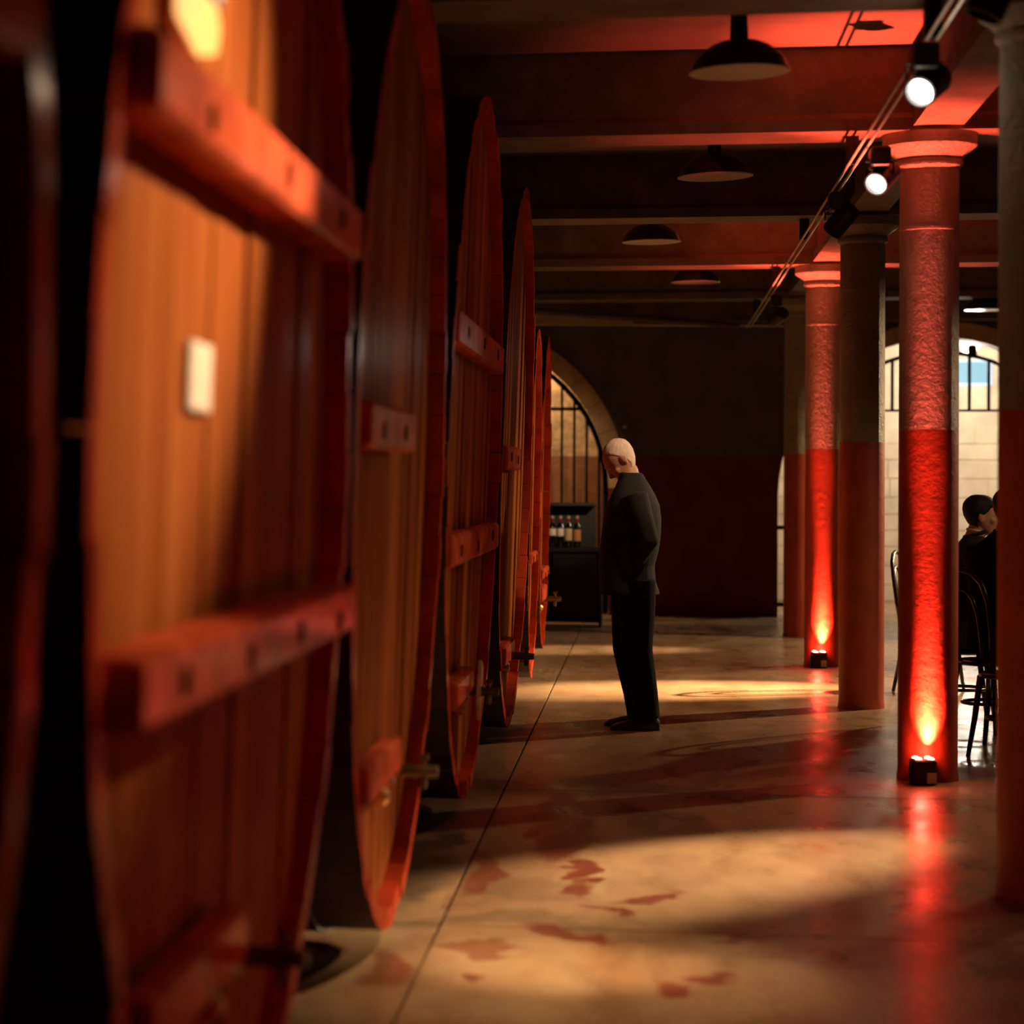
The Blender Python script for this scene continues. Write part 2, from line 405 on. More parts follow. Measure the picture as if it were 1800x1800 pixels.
# pipes at the far end
for (pts, r, lab) in (
    ([(-1.6, 25.85, 3.17), (1.45, 25.85, 3.13)], .016, 'thin conduit running along the top of the back wall'),
    ([(-2.6, 22.0, 3.22-.07), (.9, 25.6, 3.12)], .03, 'slanting pipe under the ceiling near the back wall')):
    o = MB().tube(pts, r, 8).build('conduit', 'steel' if r < .02 else 'beam', None, True); tag(o, lab, 'pipe')
ct = empty('cable_tray', (0, 0, 0))
MB().prism([(-2.5, 24.6), (-.2, 25.7), (-.2, 25.82), (-2.5, 24.72)], 'z', 3.19, 3.21).build('tray_floor', 'steel', ct)
MB().prism([(-2.5, 24.59), (-.2, 25.69), (-.2, 25.70), (-2.5, 24.60)], 'z', 3.13, 3.23).build('tray_side', 'steel', ct)
tag(ct, 'perforated steel cable tray near the ceiling at the back wall', 'cable tray')
o = MB().ell((-.29, BACK-.02, 2.07), (.022, .02, .022), None, 12, 8).build('wall_sensor', 'white', None, True); tag(o, 'tiny white sensor on the grey upper back wall', 'sensor')

# ------------------------------------------------------------------ columns
col_labels = ['round column beside the nearest barrels, outside the photo at right',
              'dark near column cut by the right edge of the photo',
              'nearer of the two columns washed by a red uplight',
              'plain cream and red column between the two red-lit ones',
              'farther of the two columns washed by a red uplight',
              'farthest plain column beside the narrow bright doorway']
RC = .145
cols = []
for i, y in enumerate(COLY):
    c = empty('column', (COLX+(.025 if i == 5 else 0), y, 0)); cols.append(c)
    MB().lathe([(RC*1.03, 0), (RC*1.03, .02), (RC, .05), (RC, 1.5), (RC*.99, 3.0), (RC*.985, 3.03)], n=40).build('shaft', 'column', c, True, 40)
    MB().lathe([(RC*.985, 3.025), (RC*1.1, 3.04), (RC*1.12, 3.06), (RC*1.08, 3.075), (RC*1.25, 3.10), (RC*1.5, 3.125), (RC*1.58, 3.14), (RC*1.58, UND-.002), (.02, UND-.002)], n=40).build('capital', 'column', c, True, 30)
    MB().lathe([(RC*.985, 2.72), (RC*1.008, 2.723), (RC*1.008, 2.735), (RC*.985, 2.738)], n=40).build('shaft_ring', 'column', c, True, 40)
    tag(c, col_labels[i], 'column', 'round columns of the aisle')

# uplights
up_labels = {0: 'black red-glowing uplight at foot of the column outside the photo', 2: 'black barcode-stickered uplight at foot of the nearer red-lit column', 4: 'small black uplight at foot of the farther red-lit column'}
for i in (0, 2, 4):
    y = COLY[i]; x = COLX-.045; yy = y-RC-.07
    u = empty('uplight', (x, yy, 0), (0, 0, R(9)))
    MB().cbox(-.055, .055, -.055, .055, 0, .125, .008).build('housing', 'blackbox', u)
    for sx in (-1, 1):
        MB().box(sx*.06-.006, sx*.06+.006, -.012, .012, .0, .09).build('bracket', 'blackbox', u)
    for ax, ay in ((-.03, -.03), (.03, -.03), (-.03, .03), (.03, .03)):
        MB().ell((ax, ay, .126), (.017, .017, .010), None, 12, 6).build('led', 'redled', u, True)
    MB().box(.004, .05, -.0565, -.0545, .010, .062).build('barcode_sticker', 'barcode', u)
    tag(u, up_labels[i], 'uplight', 'red uplights at the column feet')
    spot('uplight_beam', (x+.025, yy+.032, .15), (x+.04, y-RC-.01, 3.3), W_UP, 30, 1.0, RED, .015)
    spot('uplight_halo', (x, yy-.01, .15), (x-.28, yy-.36, 3.6), W_WIDE, 25, 1.0, RED, .02)
    spot('uplight_wash', (x+.025, yy+.032, .145), (x+.042, y-RC, 1.05), W_WASH*(.25 if i == 0 else 1), 66, 1.0, RED, .02)
    point('uplight_spill', (x-.01, yy-.02, .17), W_SPILL*(5 if i == 0 else 1), RED, .03)

# ------------------------------------------------------------------ barrels
def barrel(Y, zb, a, b, Xb, lean, label, nst=60, length=2.4, bars=(), tapz=None, group='giant oak barrels along the left side', hoop=True, bw=.17, rec=.055, th=.06):
    root = empty('wine_barrel', (Xb, Y, zb), (0, R(lean), 0))
    def E(t, k, inset=0): return ((k*a-inset)*math.cos(t), b+(k*b-inset)*math.sin(t))
    for i in range(nst):
        g = .0035/((a+b)/2)
        t0 = 2*math.pi*i/nst+g/2; t1 = 2*math.pi*(i+1)/nst-g/2; rs = []
        j = random.uniform(-.004, .004)
        for x, k in ((j, 1.0), (-.45*length, 1.012), (-length, .985)):
            p = [E(t0, k), E(t1, k), E(t1, k, th), E(t0, k, th)]
            rs.append([(x, q[0], q[1]) for q in p])
        so = MB().rings(rs).build('stave', 'barrelred', root)
        so.data.materials.append(M['body']); so.data.polygons[0].material_index = 1; so.data.polygons[4].material_index = 1
    if hoop:
        for x in (-.22, -.75, -length+.7, -length+.2):
            k = 1.0+.012*(1-abs(x+.45*length)/(.55*length))
            rs = []
            for q in range(72):
                t = 2*math.pi*q/72
                o1 = E(t, k); o2 = E(t, k, -.010)
                rs.append([(x-.04, *o1), (x+.04, *o1), (x+.04, *o2), (x-.04, *o2)])
            MB().rings(rs, False, True).build('hoop', 'hoop', root)
    ai, bi = a-th-.001, b-th-.001
    nb = max(5, int(2*ai/bw)); e = [-ai+2*ai*i/nb for i in range(nb+1)]
    for i in range(nb):
        y0, y1 = e[i]+.0025, e[i+1]-.0025
        ysamp = [y0+(y1-y0)*k/4 for k in range(5)]
        hz = lambda y: bi*math.sqrt(max(.0004, 1-(y/ai)**2))
        poly = [(y, b-hz(y)) for y in ysamp]+[(y, b+hz(y)) for y in reversed(ysamp)]
        MB().prism(poly, 'x', -rec-.05, -rec+random.uniform(-.006, .006)).build('head_board', 'oak', root)
    MB().prism([E(2*math.pi*k/40, 1.0, th+.01) for k in range(40)], 'x', -length+.08, -length+.12).build('rear_head', 'hoop', root)
    for (z, y0, y1, h, pr, nbolt) in bars:
        zl = z-zb
        bar = MB().cbox(-rec-.002, pr, y0, y1, zl-h/2, zl+h/2, .012).build('cross_bar', 'bar', root)
        for k in range(nbolt):
            yb = y0+(y1-y0)*(k+.45)/nbolt
            MB().lathe([(.001, 0), (.022, 0), (.026, .004), (.026, .008)], n=12).build('bolt', 'bolt', bar)
            bo = bar.children[-1] if bar.children else None
            bo = bpy.data.objects[-1] if bo is None else bo
        for k, ch in enumerate([c for c in COL.objects if c.parent == bar]):
            ch.location = (pr-.004, y0+(y1-y0)*(k+.5)/nbolt, zl+random.uniform(-.015, .015)); ch.rotation_euler = (0, R(90), 0)
    if tapz is not None:
        zl = tapz-zb
        MB().cbox(-rec+.006, -rec+.075, -1.0*min(1, a/1.4)*.95, -.06, zl+.0, zl+.115, .012).build('hatch_bar', 'bar', root)
        MB().lathe([(.012, -.01), (.03, 0), (.03, .03), (.014, .045)], n=16).build('hatch_knob', 'brassknob', root).matrix_local = Matrix.Translation((-rec+.01, -.20, zl-.06)) @ Matrix.Rotation(R(90), 4, 'Y')
        t = MB().tube([(-rec+.02, 0, zl), (.05, 0, zl), (.13, 0, zl)], [.022, .022, .018], 12)
        t.tube([(.085, 0, zl+.005), (.085, 0, zl-.055)], [.016, .012], 10)
        t.tube([(-rec+.02, 0, zl), (-rec+.05, 0, zl)], .042, 14)
        tp = t.build('tap', 'brass', root, True, 40)
        MB().tube([(.085, 0, zl+.015), (.085, 0, zl+.045)], .008, 8).tube([(.070, 0, zl+.045), (.10, 0, zl+.045)], .009, 8).build('tap_lever', 'brass', tp, True, 40)
    tag(root, label, 'barrel', group)
    return root

XF = -.81
b0 = barrel(1.55, .07, 1.42, 1.46, XF, 1.8, 'blurred barrel at the left edge, nearest to the camera', bars=((2.05, -1.25, 1.25, .12, .012, 4),), tapz=.5)
b1 = barrel(4.63, .07, 1.42, 1.48, XF, 1.8, 'large orange-lit barrel with yellow sign and two red crossbars', bars=((2.08, -1.26, 1.19, .125, .045, 3), (1.165, -1.28, 1.22, .115, .055, 4)), tapz=.54)
b2 = barrel(7.51, .07, 1.37, 1.50, XF, 1.8, 'second barrel into the row with one half-length crossbar', bars=((1.63, -1.15, .02, .13, .02, 2),), tapz=.56)
b3 = barrel(10.6, .07, 1.57, 1.55, XF, 1.8, 'barrel with two crossbars and a white plate round its tap', bars=((2.08, -1.4, 1.4, .14, .012, 3), (1.20, -1.44, 1.44, .13, .015, 3)), tapz=.54)
b4 = barrel(13.85, .05, 1.55, 1.56, XF, 1.8, 'barrel right beside the stooping man, fifth from the camera', bars=((1.60, -1.3, .0, .13, .015, 2),), tapz=.46)
b5 = barrel(16.42, .12, .78, 1.20, XF, 1.2, 'narrow oval cask just past the big barrels, in deep shade', 40, 2.0, ((.95, -.5, .3, .08, .01, 2),), None, hoop=True, bw=.15, rec=.05, th=.06)
b6 = barrel(18.15, .20, .80, 1.19, XF, 1.0, 'last narrow oval cask, pale rimmed, before the back wall', 40, 2.0, ((.78, -.5, .4, .08, .02, 2),), .58, hoop=True, bw=.15, rec=.05, th=.06)
# plates and signs fixed on barrels
pl = MB().prism([(-.10, -.02), (.0, -.13), (.10, -.03), (.11, .10), (-.02, .14)], 'x', .035, .05).build('tap_plate', 'white', b3); pl.location = (0, .0, .47)
st_ = MB().cbox(-.05, -.042, -.52, -.31, 1.53, 1.655, .004).build('paper_card', 'white', b1)
sg = MB().prism([(-.21, .02), (-.17, .055), (0, .065), (.17, .055), (.21, .02), (.19, -.03), (0, -.065), (-.19, -.03)], 'x', -.048, -.03).build('shield_sign', 'yellow', b1); sg.location = (0, -.62, 2.20)
MB().prism([(-.20, .055), (.20, .055), (.22, .075), (-.22, .075)], 'x', -.046, -.027).build('sign_band', 'black', sg)
MB().prism([(.0, .078), (.23, .078), (.23, .17), (.06, .17)], 'x', -.047, -.030).build('sign_crest', 'white', sg)
# cradles
for i, (bb, a) in enumerate(((b0, 1.42), (b1, 1.43), (b2, 1.38), (b3, 1.57), (b4, 1.55), (b5, .78), (b6, .8))):
    Y = bb.location.y; zb = bb.location.z
    cr = empty('barrel_cradle', (-1.35, Y, 0))
    for x in (-.05, -1.05) if a > 1 else (-.05, -.85):
        MB().box(x-.09, x+.09, -.6*a, .6*a, 0, max(.03, zb-.03)).build('sleeper', 'blackbox', cr)
        for s_ in (-1, 1):
            y0, y1 = s_*.42*a, s_*.62*a; bh = 1.5 if a > 1 else 1.2
            h0, h1 = (zb+bh*(1-math.sqrt(1-q*q))-.035 for q in (.42, .62))
            MB().prism([(y0, zb-.035), (y1, zb-.035), (y1, h1), (y0, h0)], 'x', x-.09, x+.09).build('chock', 'blackbox', cr)
    names = ['at the left edge', 'with the yellow sign', 'with one half crossbar', 'with the white tap plate', 'beside the man', 'of the shaded oval cask', 'of the pale-rimmed oval cask']
    tag(cr, 'black timber cradle under the barrel '+names[i] if i < 5 else 'black timber cradle '+names[i], 'cradle', 'barrel cradles')

# ------------------------------------------------------------------ pendant lamps
def pendant(x, y, label, zr=3.16, tilt=0):
    p = empty('pendant_lamp', (x, y, CEIL))
    dz = zr-CEIL
    MB().lathe([(.02, 0), (.05, 0), (.05, -.02), (.012, -.03)], n=20).build('ceiling_rose', 'shade', p, True, 40)
    MB().tube([(0, 0, -.02), (0, 0, dz+.24)], .010, 8).build('stem', 'shade', p, True)
    MB().lathe([(.012, dz+.27), (.040, dz+.265), (.042, dz+.245), (.034, dz+.235), (.038, dz+.13), (.05, dz+.12)], n=24).build('lamp_holder', 'shade', p, True, 40)
    prof = [(.045, .128), (.08, .122), (.12, .105), (.16, .075), (.185, .045), (.196, .015), (.205, .0)]
    sh = MB().lathe([(r, dz+z) for r, z in prof]+[(r-.004, dz+z-.005) for r, z in reversed(prof)], n=48).build('shade', 'shade', p, True, 60)
    inn = MB().lathe([(.206, dz-.004), (.207, dz-.001), (.2, dz+.0)]+[(r-.008, dz+z-.010) for r, z in reversed(prof[:-1])]+[(r-.009, dz+z-.013) for r, z in prof[:-1]], n=48)
    inn.build('inner_reflector', 'shade_in', sh, True, 60)
    MB().ell((0, 0, dz+.06), (.03, .03, .045), None, 14, 8).build('bulb', 'white', p, True)
    tag(p, label, 'lamp', 'enamel pendant lamps')
    p.rotation_euler = (0, R(tilt), 0)
pendant(.345, 9.95, 'largest, nearest unlit black enamel pendant lamp under the ceiling', tilt=-1)
pendant(.33, 13.35, 'second nearest black enamel pendant, just below the nearest one', tilt=-1.5)
pendant(-.01, 16.95, 'pendant lamp hanging farthest left over the aisle', tilt=-.5)
pendant(.365, 20.45, 'smallest, farthest pendant lamp over the aisle', tilt=0)
pendant(3.12, 23.2, 'pendant lamp glimpsed between the columns at right', zr=3.10)

# ------------------------------------------------------------------ track with spotlights
TX, TZ = .985, 3.06
tr = empty('lighting_track', (TX, 0, TZ))
MB().tube([(-.018, 1, 0), (-.018, 25, 0)], .007, 6).build('track_rod', 'steel', tr)
MB().tube([(.018, 1, 0), (.018, 25, 0)], .007, 6).build('track_rod', 'steel', tr)
for y in [1.65]+COLY: MB().box(-.03, .03, y-.03, y+.03, .0, UND-TZ).build('track_hanger', 'blackbox', tr)
tag(tr, 'twin-rod lighting track running along the columns', 'track')
def track_spot(x, y, z, target, label, watts, angle, lit=True, color=WARM, blend=.6, scale=1.0, topz=None, size=.04, core=None, core_at=None, glow=0.01):
    s = empty('track_spotlight', (x, y, z))
    d = (Vector(target)-Vector((x, y, z))).normalized(); q = d.to_track_quat('-Z', 'Y')
    tz = (TZ if topz is None else topz)-z
    MB().cbox(-.045, .045, -.09, .09, tz-.10, tz-.0065, .008).build('driver_box', 'blackbox', s)
    MB().box(-.008, .008, -.012, .012, .03, tz-.06).build('yoke_stem', 'blackbox', s)
    k = scale
    can = MB().lathe([(.02*k, .14*k), (.052*k, .13*k), (.058*k, .11*k), (.058*k, -.045*k), (.050*k, -.045*k), (.048*k, -.02*k), (.001, -.02*k)], n=24).build('lamp_can', 'blackbox', s, True, 40)
    can.rotation_mode = 'QUATERNION'; can.rotation_quaternion = q
    ln = MB().lathe([(.001, -.030*k), (.02*k, -.029*k), (.040*k, -.024*k), (.047*k, -.020*k), (.047*k, -.015*k), (.001, -.015*k)], n=24).build('lens', 'bulb' if lit else 'glasslens', can, True, 40)
    MB().tube([Vector((-.064*k, 0, .03)), Vector((-.064*k, 0, .09*k)), Vector((.064*k, 0, .09*k)), Vector((.064*k, 0, .03))], .006, 6).build('yoke', 'blackbox', s)
    tag(s, label, 'spotlight', 'track spotlights')
    spot('spotlight_beam', Vector((x, y, z))+d*.07*k, target, watts, angle, blend, color, size)
    if glow > .1: point('bulb_glow', Vector((x, y, z))+d*.10*k, glow, (1, .82, .62), .035)
    if core: spot('spotlight_core', Vector((x, y, z))+d*.07*k, core_at, core[1], core[0], 1.0, color, size)
track_spot(.97, 8.86, 2.90, (-.8, 5.9, 1.2), 'brightly lit track spotlight nearest the camera, upper right', W_LAMP[0], 60, glow=.8)
track_spot(1.06, 11.55, 2.90, (-.8, 8.4, .9), 'second lit track spotlight, left of the nearer red-lit column', W_LAMP[1], 60, glow=1.2)
track_spot(1.0, 13.35, 2.88, (-.12, 14.4, 1.5), 'dark-lensed track spotlight seen below the second lit one', W_LAMP[2], 40, False, blend=1.0)
track_spot(1.04, 20.6, 2.86, (-1.15, 25.0, 1.5), 'farthest small dark track spotlight beside the farthest column', W_LAMP[3], 32, False, blend=1.0)
track_spot(.985, 5.7, 2.90, (-.85, 4.15, 1.98), 'track spotlight over the barrel crossbars, above the photo frame', W_B1, 38, blend=1.0)
track_spot(.985, 7.3, 2.90, (-.3, 7.15, 0), 'dark track spotlight in the top right corner of the photo', 330, 38, False, blend=1.0, core=(19, 700), core_at=(-.25, 7.3, 0))
# second track over the right-hand bay
T2X = 4.7
tr2 = empty('lighting_track', (T2X, 0, TZ))
MB().tube([(-.018, 1, 0), (-.018, 25, 0)], .007, 6).build('track_rod', 'steel', tr2); MB().tube([(.018, 1, 0), (.018, 25, 0)], .007, 6).build('track_rod', 'steel', tr2)
for y in [1.65]+COLY: MB().box(-.03, .03, y-.03, y+.03, .0, UND-TZ).build('track_hanger', 'blackbox', tr2)
tag(tr2, 'second lighting track over the right-hand bay, outside the photo', 'track')
for i, y in enumerate((11.4, 15.0, 18.75, 22.3)):
    track_spot(T2X, y, 2.90, ((-.4, 6.9, .3), (.0, 9.4, 0), (.1, 16.4, 0), (-.6, 20.9, 0))[i], ['first', 'second', 'third', 'fourth'][i]+' flood on the right-hand track, outside the photo', W_FLOOD[i], (40, 34, 64, 64)[i], blend=.7, size=.05, core=((20, 10), (11, 15000), (19, 13000), (14, 4000))[i], core_at=((-.4, 6.9, .3), (.15, 9.1, 0), (.35, 17.1, 0), (-.6, 20.9, 0))[i])

nl = empty('added_niche_lamp', (-1.9, BACK+.75, CEIL-.002))
MB().lathe([(.03, 0), (.10, 0), (.11, -.03), (.09, -.05), (.03, -.05)], n=24).build('fitting', 'blackbox', nl)
MB().lathe([(.02, -.05), (.085, -.05), (.07, -.09), (.02, -.10)], n=24).build('globe', emis('added_niche_globe', (1, .75, .45), 5), nl, True)
tag(nl, 'small ceiling lamp inside the left barred arch', 'lamp')
point('added_niche_light', (-1.9, BACK+.75, 3.40), 240, WARM, .08)
track_spot(T2X, 13.2, 2.90, (2.4, 14.7, 1.0), 'added spotlight on the right-hand track aimed at the seated guests', 110, 50, blend=1.0)  # extra spot, added to bring light onto the guests' faces
# unseen globe lamp, added to brighten the far room
fp = empty('added_far_room_lamp', (3.6, 28.2, CEIL-.004))
MB().tube([(0, 0, 0), (0, 0, -.45)], .01, 8).build('stem', 'shade', fp)
MB().ell((0, 0, -.55), (.12, .12, .12), None, 20, 12).build('globe', emis('added_globe_glow', (1, .8, .55), 8), fp, True)
tag(fp, 'added round globe lamp in the room beyond the right arch', 'lamp')
point('added_far_room_light', (3.6, 28.2, 2.85), W_BACK, (1, .86, .70), .12)

# ------------------------------------------------------------------ cabinet and bottles
cb = empty('display_cabinet', (-1.0, 24.3, 0))
MB().box(-.75, .52, -.25, .3, .76, .80).build('counter_top', 'cabinet', cb)
MB().box(-.73, .50, .26, .29, .05, .76).build('back_board', 'cabinet', cb)
MB().box(-.73, .50, -.22, .26, .05, .09).build('base_shelf', 'cabinet', cb)
MB().box(-.73, .50, -.20, .24, .40, .43).build('middle_shelf', 'cabinet', cb)
for x in (-.74, -.2, .48): MB().box(x, x+.03, -.23, .27, 0, .76).build('side_panel', 'cabinet', cb)
for x0, x1 in ((.02, .47),): MB().cbox(x0, x1, -.245, -.225, .10, .74, .006).build('door', 'cabinet', cb)
hu = MB().box(-.74, .44, .25, .30, .80, 1.24).build('hutch_back', 'cabinet', cb)
MB().box(-.74, .44, .02, .30, 1.22, 1.25).build('hutch_shelf', 'cabinet', cb)
tag(cb, 'black display cabinet with wine bottles against the back arch', 'cabinet')
bl = ['leftmost', 'white-labelled', 'cream-labelled', 'tan-labelled']
for i, (x, lm, lh, lz) in enumerate(((-.985, 'lab_white', .07, .12), (-.905, 'lab_white', .075, .115), (-.825, 'lab_cream', .12, .07), (-.738, 'lab_tan', .115, .065))):
    bt = empty('wine_bottle', (x, 24.16+.02*(i % 2), .80))
    MB().lathe([(.02, .0), (.037, .002), (.038, .01), (.038, .19), (.034, .215), (.018, .24), (.0145, .26), (.0145, .318), (.002, .318)], n=20).build('glass', 'glassbottle', bt, True, 50)
    MB().lathe([(.0155, .245), (.0155, .29), (.0152, .295)], n=16).build('capsule', 'capsule', bt, True, 50)
    MB().lathe([(.0156, .292), (.0165, .295), (.0165, .318), (.002, .3195)], n=16).build('foil_cap', 'foiltop', bt, True, 50)
    arc = [(.0386*math.cos(t), .0386*math.sin(t)) for t in [R(-165+150*k/10) for k in range(11)]]
    arc += [(.0378*math.cos(t), .0378*math.sin(t)) for t in [R(-15-150*k/10) for k in range(11)]]
    MB().prism(arc, 'z', lz, lz+lh).build('label', lm, bt)
    tag(bt, bl[i]+' dark wine bottle on the black cabinet', 'bottle', 'wine bottles on the cabinet')
for i, x in enumerate((-1.02, -.93)):
    o = MB().lathe([(.028, 0), (.030, .005), (.036, .09), (.033, .09), (.027, .008), (.001, .008)], n=18).build('tumbler', 'tumbler', None, True, 40)
    o.location = (x, 24.16, .09); tag(o, ('left' if i == 0 else 'right')+' small glass tumbler on the low cabinet shelf', 'glass', 'tumblers in the cabinet')

# ------------------------------------------------------------------ people
def V(*a): return Vector(a)
def remesh(o, size, smooth=4):
    md = o.modifiers.new('remesh', 'REMESH'); md.mode = 'VOXEL'; md.voxel_size = size; md.use_smooth_shade = True
    sm = o.modifiers.new('smooth', 'SMOOTH'); sm.factor = .5; sm.iterations = smooth
def sections(mb, secs, n=24, pw=2.4):
    # horizontal super-ellipse sections (z, forward centre, half depth, half width); forward is -Y
    rs = []
    for z, u, hd, hw in secs:
        ring = []
        for k in range(n):
            t = 2*math.pi*k/n; ct, stt = math.cos(t), math.sin(t)
            ring.append((hw*math.copysign(abs(ct)**(2/pw), ct), -u+hd*math.copysign(abs(stt)**(2/pw), stt), z))
        rs.append(ring)
    mb.rings(rs)
def hand(mb, wrist, d, pn, side, curl=.5, k=1.0):
    # palm and five bent fingers; d pointing direction, pn palm normal
    d = d.normalized(); pn = (pn-d*pn.dot(d)).normalized(); sd = d.cross(pn)*side
    mb.tube([wrist-d*.02, wrist+d*.02, wrist+d*.06, wrist+d*.095], [(.024, .028), (.018, .036), (.016, .042), (.013, .040)], 12)
    for i, (off, ln) in enumerate(((-.030, .072), (-.010, .080), (.010, .076), (.029, .060))):
        p = wrist+d*.09+sd*off; pts = [p-d*.02]; dd = d.copy(); 
        for j in range(3):
            pts.append(p.copy()); dd = (dd*math.cos(curl*.8)+pn*math.sin(curl*.8)).normalized(); p = p+dd*ln*k*(.42, .32, .26)[j]
        pts.append(p); mb.tube(pts, [.009, .0092, .0085, .008, .0065], 8)
    p = wrist+d*.03-sd*.03; td = (d*.7-sd*.6+pn*.35).normalized()
    mb.tube([p, p+td*.03, p+td*.058+d*.005, p+td*.075+d*.018], [.013, .011, .0095, .007], 8)
def person(label, loc, rz, torso, neck, headc, bow, arms, legs, mats, bald=False, turn=0, feet=True):
    # body: one continuous skin surface
    body = MB()
    Rh = Matrix.Rotation(R(turn), 3, 'Z') @ Matrix.Rotation(R(bow), 3, 'X')       # forward is -Y; positive bow tips the face down
    hc = Vector(headc)
    def H(x, u, z): return hc+Rh @ Vector((x, -u, z))
    hs = [(-.118, .052, .030, .026), (-.105, .046, .046, .038), (-.085, .034, .064, .050), (-.05, .018, .084, .064), (-.01, .004, .095, .072), (.03, -.002, .100, .076), (.065, -.006, .094, .073), (.092, -.010, .074, .060), (.11, -.012, .045, .038), (.118, -.012, .015, .013)]
    rs = []
    for z, u, hd, hw in hs:
        rs.append([H(hw*math.cos(2*math.pi*k/24), u+hd*math.sin(2*math.pi*k/24), z) for k in range(24)])
    body.rings(rs)
    body.tube([H(0, .088, .025), H(0, .102, -.005), H(0, .118, -.030), H(0, .098, -.042)], [.010, .012, .016, .010], 10)   # nose
    body.tube([H(-.045, .078, .03), H(0, .100, .034), H(.045, .078, .03)], .010, 8)      # brow
    body.tube([H(-.022, .089, -.066), H(0, .097, -.065), H(.022, .089, -.066)], .007, 8)  # upper lip
    body.tube([H(-.020, .086, -.078), H(0, .094, -.078), H(.020, .086, -.078)], .007, 8)  # lower lip
    body.ell(H(0, .075, -.105), (.022, .02, .018))
    for s_ in (-1, 1):
        body.ell(H(s_*.074, -.008, -.010), (.012, .022, .034), Rh @ Matrix.Rotation(R(s_*-18), 3, 'Z'))
        body.ell(H(s_*.045, .062, -.03), (.024, .02, .022))
    nb = Vector(neck)
    body.tube([nb+V(0, 0, -.06), nb, nb.lerp(H(0, -.01, -.05), .5), H(0, .0, -.01)], [.075, .060, .053, .044], 16)
    inset = [(z, u, max(.03, hd-.018), max(.03, hw-.018)) for z, u, hd, hw in torso]
    sections(body, inset)
    for s_, (sh, el, wr, hd_, pn) in zip((-1, 1), arms):
        sh, el, wr = Vector(sh), Vector(el), Vector(wr)
        body.tube([sh, sh.lerp(el, .5), el, el.lerp(wr, .5), wr], [.052, .046, .038, .036, .025], 12)
        hand(body, wr, Vector(hd_), Vector(pn), s_)
    for (hp, kn, an, toe) in legs:
        hp, kn, an, toe = map(Vector, (hp, kn, an, toe))
        body.tube([hp, hp.lerp(kn, .5), kn, kn.lerp(an, .4), an, an+V(0, 0, -.04)], [.078, .07, .052, .052, .036, .034], 14)
    bo = body.build('person', mats['skin'], None, True); remesh(bo, .0065, 3)
    bo.location = loc; bo.rotation_euler = (0, 0, rz)
    # eyes
    for s_ in (-1, 1): MB().ell(H(s_*.031, .084, .010), (.011, .008, .008), None, 10, 6).build('eye', 'shirt', bo, True)
    # hair: shell over crown, back and sides
    hr = MB()
    rs = []
    for z, u, hd, hw in hs[2:]:
        rs.append((z, u, hd+(.005 if bald else .012), hw+(.005 if bald else .011)))
    rings = []
    for z, u, hd, hw in rs:
        ring = []
        lim = ((-.02, -.5), (.02, -.25), (.05, .05), (.08, .35), (.1, .7), (1, 1)) if bald else ((-.02, -.5), (.02, -.05), (.05, .35), (1, 1))
        front = next(v for q, v in lim if z < q)
        for k in range(24):
            t = 2*math.pi*k/24; y_ = min(math.sin(t), front)
            ring.append(H(hw*math.cos(t), u+hd*y_, z+(.006 if z > .1 else 0)))
        rings.append(ring)
    hr.rings(rings)
    ho = hr.build('hair', mats['hair'], bo, True); remesh(ho, .006, 4)
    # jacket
    jk = MB(); sections(jk, torso)
    for (sh, el, wr, hd_, pn) in arms:
        sh, el, wr = Vector(sh), Vector(el), Vector(wr)
        jk.tube([sh+V(0, 0, .015), sh.lerp(el, .35), sh.lerp(el, .7), el, el.lerp(wr, .5), wr+(el-wr)*.06], [.080, .072, .064, .060, .053, .046], 14)
    jo = jk.build('jacket', mats['jacket'], bo, True); remesh(jo, .010, 5)
    # collar and shirt
    cl = MB().tube([nb+V(.062*math.cos(t), -.005+.066*math.sin(t), .012-.02*math.sin(-t)*(-1)) for t in [2*math.pi*k/20 for k in range(20)]], (.012), 8, True)
    cl.build('jacket_collar', mats['jacket'], bo, True)
    if 'shirt' in mats:
        MB().tube([nb+V(.052*math.cos(t), -.012+.056*math.sin(t), .028-.012*math.sin(t)*(-1)) for t in [2*math.pi*k/20 for k in range(20)]], .009, 8, True).build('shirt_collar', mats['shirt'], bo, True)
    # trousers, shoes
    tz = MB()
    hips = Vector(legs[0][0]).lerp(Vector(legs[1][0]), .5)
    tz.ell(hips+V(0, 0, .03), (.175, .135, .13))
    for (hp, kn, an, toe) in legs:
        hp, kn, an, toe = map(Vector, (hp, kn, an, toe))
        tz.tube([hp+V(0, 0, .03), hp.lerp(kn, .3), hp.lerp(kn, .7), kn, kn.lerp(an, .35), kn.lerp(an, .7), an+V(0, 0, -.035)], [.115, .112, .100, .092, .088, .082, .078], 16)
    to = tz.build('trousers', mats['trousers'], bo, True); remesh(to, .010, 4)
    for (hp, kn, an, toe) in legs:
        an, toe = Vector(an), Vector(toe); zf = toe.z-.035
        f = (toe-an); f.z = 0; f.normalize(); sd = V(-f.y, f.x, 0)
        s_ = MB(); rs = []
        for q, hw, ht in ((-.075, .022, .05), (-.06, .036, .085), (-.01, .040, .095), (.06, .042, .072), (.12, .046, .058), (.17, .043, .046), (.205, .028, .03), (.215, .012, .02)):
            c = an+f*q; c.z = zf
            rs.append([c+sd*hw*math.cos(t)+V(0, 0, ht*(.0 if math.sin(t) < -.05 else max(.02, math.sin(t))**.7)) for t in [2*math.pi*k/16 for k in range(16)]])
        s_.rings(rs)
        s_.build('shoe', 'shoe', bo, True, 50)
    tag(bo, label, 'person')
    return bo

